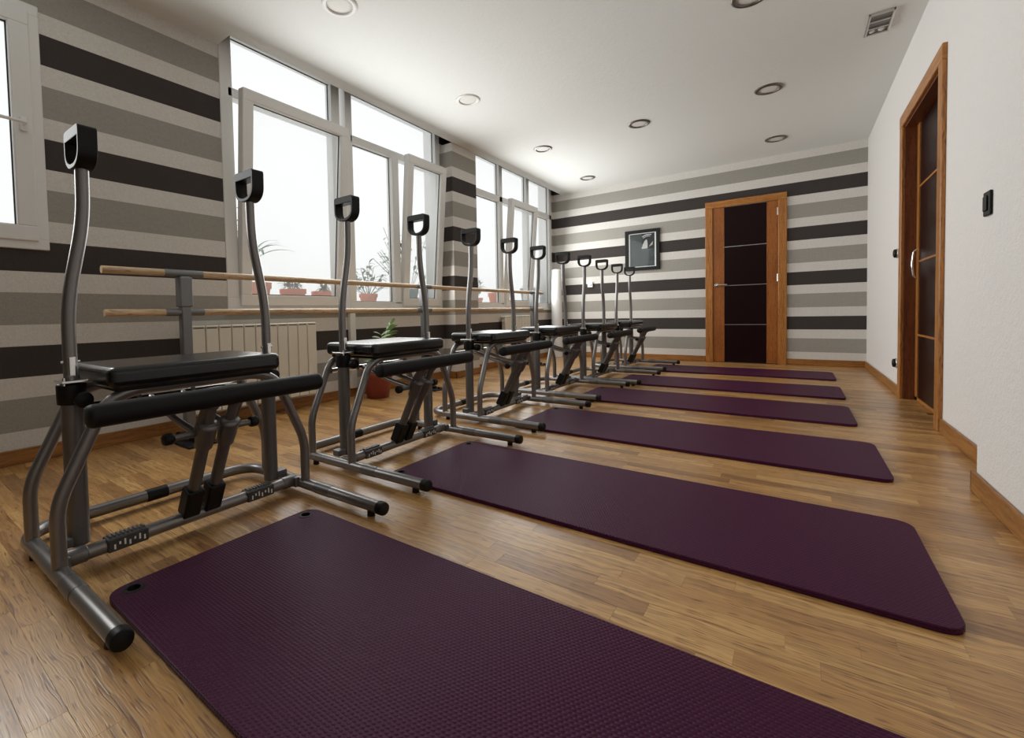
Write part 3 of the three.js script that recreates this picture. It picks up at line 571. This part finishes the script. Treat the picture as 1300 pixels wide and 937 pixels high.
{ // floor plant: a few feathered fronds in a red-brown pot
  const t = thing('potted_plant', 'small green plant in a red-brown pot on the floor under the window', 'plant', [0.23, 0, -2.67]);
  pot(t, 0.135, 0.235, M.redPot);
  const leafG = blade(0.095, 0.030, 0.5), r = rng(9);
  const fr = [[1.0, 1.42, 0.50], [1.6, 1.30, 0.46], [-1.2, 1.22, 0.34], [-0.5, 1.30, 0.42], [0.9, 1.20, 0.36]];
  for (const [yaw, pitch, len] of fr) {
    const list = [], rib = [], n = 11;
    for (let i = 0; i <= n; i++) { const k = i / n; rib.push(V(Math.cos(pitch) * len * k + 0.05 * k * k, Math.sin(pitch) * len * k - 0.06 * k * k, 0)); }
    const f = part('frond', sweep(rib, (k) => 0.005 * (1 - 0.75 * k), 6), M.stem, t); f.position.set(0, 0.19, 0); f.rotation.y = yaw;
    for (let i = 4; i <= n; i++) for (const s of [1, -1]) { const m = part('leaflet', leafG, M.leaf, f); m.position.copy(rib[i]); m.rotation.order = 'YZX'; m.rotation.set(s * 0.5, s * (1.0 + 0.2 * r()), pitch - 0.55 - 0.35 * r()); m.scale.setScalar(0.75 + 0.35 * Math.sin(i / n * 2.6)); }
  }
}
// pots on the outer ledge, seen through the frosted panes
function strapPlant(label, z, x, r, h, n, len, trunk, seed, potMat = M.terracotta) {
  const t = thing('potted_plant', label, 'plant', [x, 0.765, z], 0, 'plants on the outer ledge'); pot(t, r, h, potMat);
  if (trunk) part('trunk', rod(V(0, h * 0.8, 0), V(0.0, h * 0.8 + trunk, 0.01), 0.011, 8), M.stem, t);
  const q = rng(seed), g = blade(len, 0.035, 1.1);
  for (let i = 0; i < n; i++) { const m = part('leaf', g, i % 3 ? M.leafDark : M.leaf, t); m.position.set(0, h * 0.8 + trunk * (0.75 + 0.25 * i / n), 0); m.rotation.order = 'YZX'; m.rotation.set(0, i * 2.4 + q(), 0.15 + 1.1 * q()); m.scale.setScalar(0.65 + 0.45 * q()); }
}
function bushPlant(label, z, x, r, h, n, size, seed, potMat = M.terracotta) {
  const t = thing('potted_plant', label, 'plant', [x, 0.765, z], 0, 'plants on the outer ledge'); pot(t, r, h, potMat);
  const q = rng(seed), list = [], g = blade(0.075, 0.03, 0.8, 0.2, 4), stems = [];
  for (let i = 0; i < n; i++) {
    const a = q() * 6.28, e = 0.5 + q(), tip = V(Math.min(0.0, Math.cos(a) * Math.cos(e) * size * 0.5), h * 0.8 + Math.sin(e) * size * (0.5 + 0.6 * q()), Math.sin(a) * Math.cos(e) * size);
    stems.push(rod(V(0, h * 0.75, 0), tip, 0.003, 5));
    for (let k = 0; k < 5; k++) list.push(place(g, q() * 6.28, q() * 1.4 - 0.4, V(0, h * 0.75, 0).lerp(tip, 0.5 + 0.5 * q())));
  }
  part('stems', stems, M.stem, t); part('foliage', list, M.leafDark, t).userData.kind = 'stuff';
}
strapPlant('tall green plant in a terracotta pot at the left frame of the near bay', -1.78, -0.47, 0.08, 0.16, 12, 0.24, 0.62, 40);
strapPlant('spiky green plant in a terracotta pot outside the first tilted sash', -1.90, -0.27, 0.105, 0.21, 13, 0.36, 0.30, 41);
bushPlant('small bushy plant in a terracotta pot outside the first tilted sash', -2.22, -0.28, 0.105, 0.17, 9, 0.17, 42);
bushPlant('small terracotta pot plant at the right end of the first tilted sash', -2.52, -0.28, 0.10, 0.16, 6, 0.10, 43);
bushPlant('leafy plant in a terracotta pot outside the narrow fixed pane', -3.05, -0.28, 0.09, 0.15, 18, 0.36, 44);
bushPlant('tall plant in a dark teal pot outside the second tilted sash', -3.70, -0.33, 0.10, 0.22, 24, 0.75, 45, M.tealPot);
bushPlant('leafy plant outside the window just beyond the striped pier', -4.95, -0.30, 0.09, 0.14, 20, 0.34, 46);
bushPlant('low plant in a terracotta pot outside the far window bay', -5.42, -0.28, 0.115, 0.22, 6, 0.12, 47);
bushPlant('plant in a teal pot outside the farthest window pane', -6.45, -0.31, 0.14, 0.32, 8, 0.2, 48, M.tealPot);

renderer.render(scene, camera);
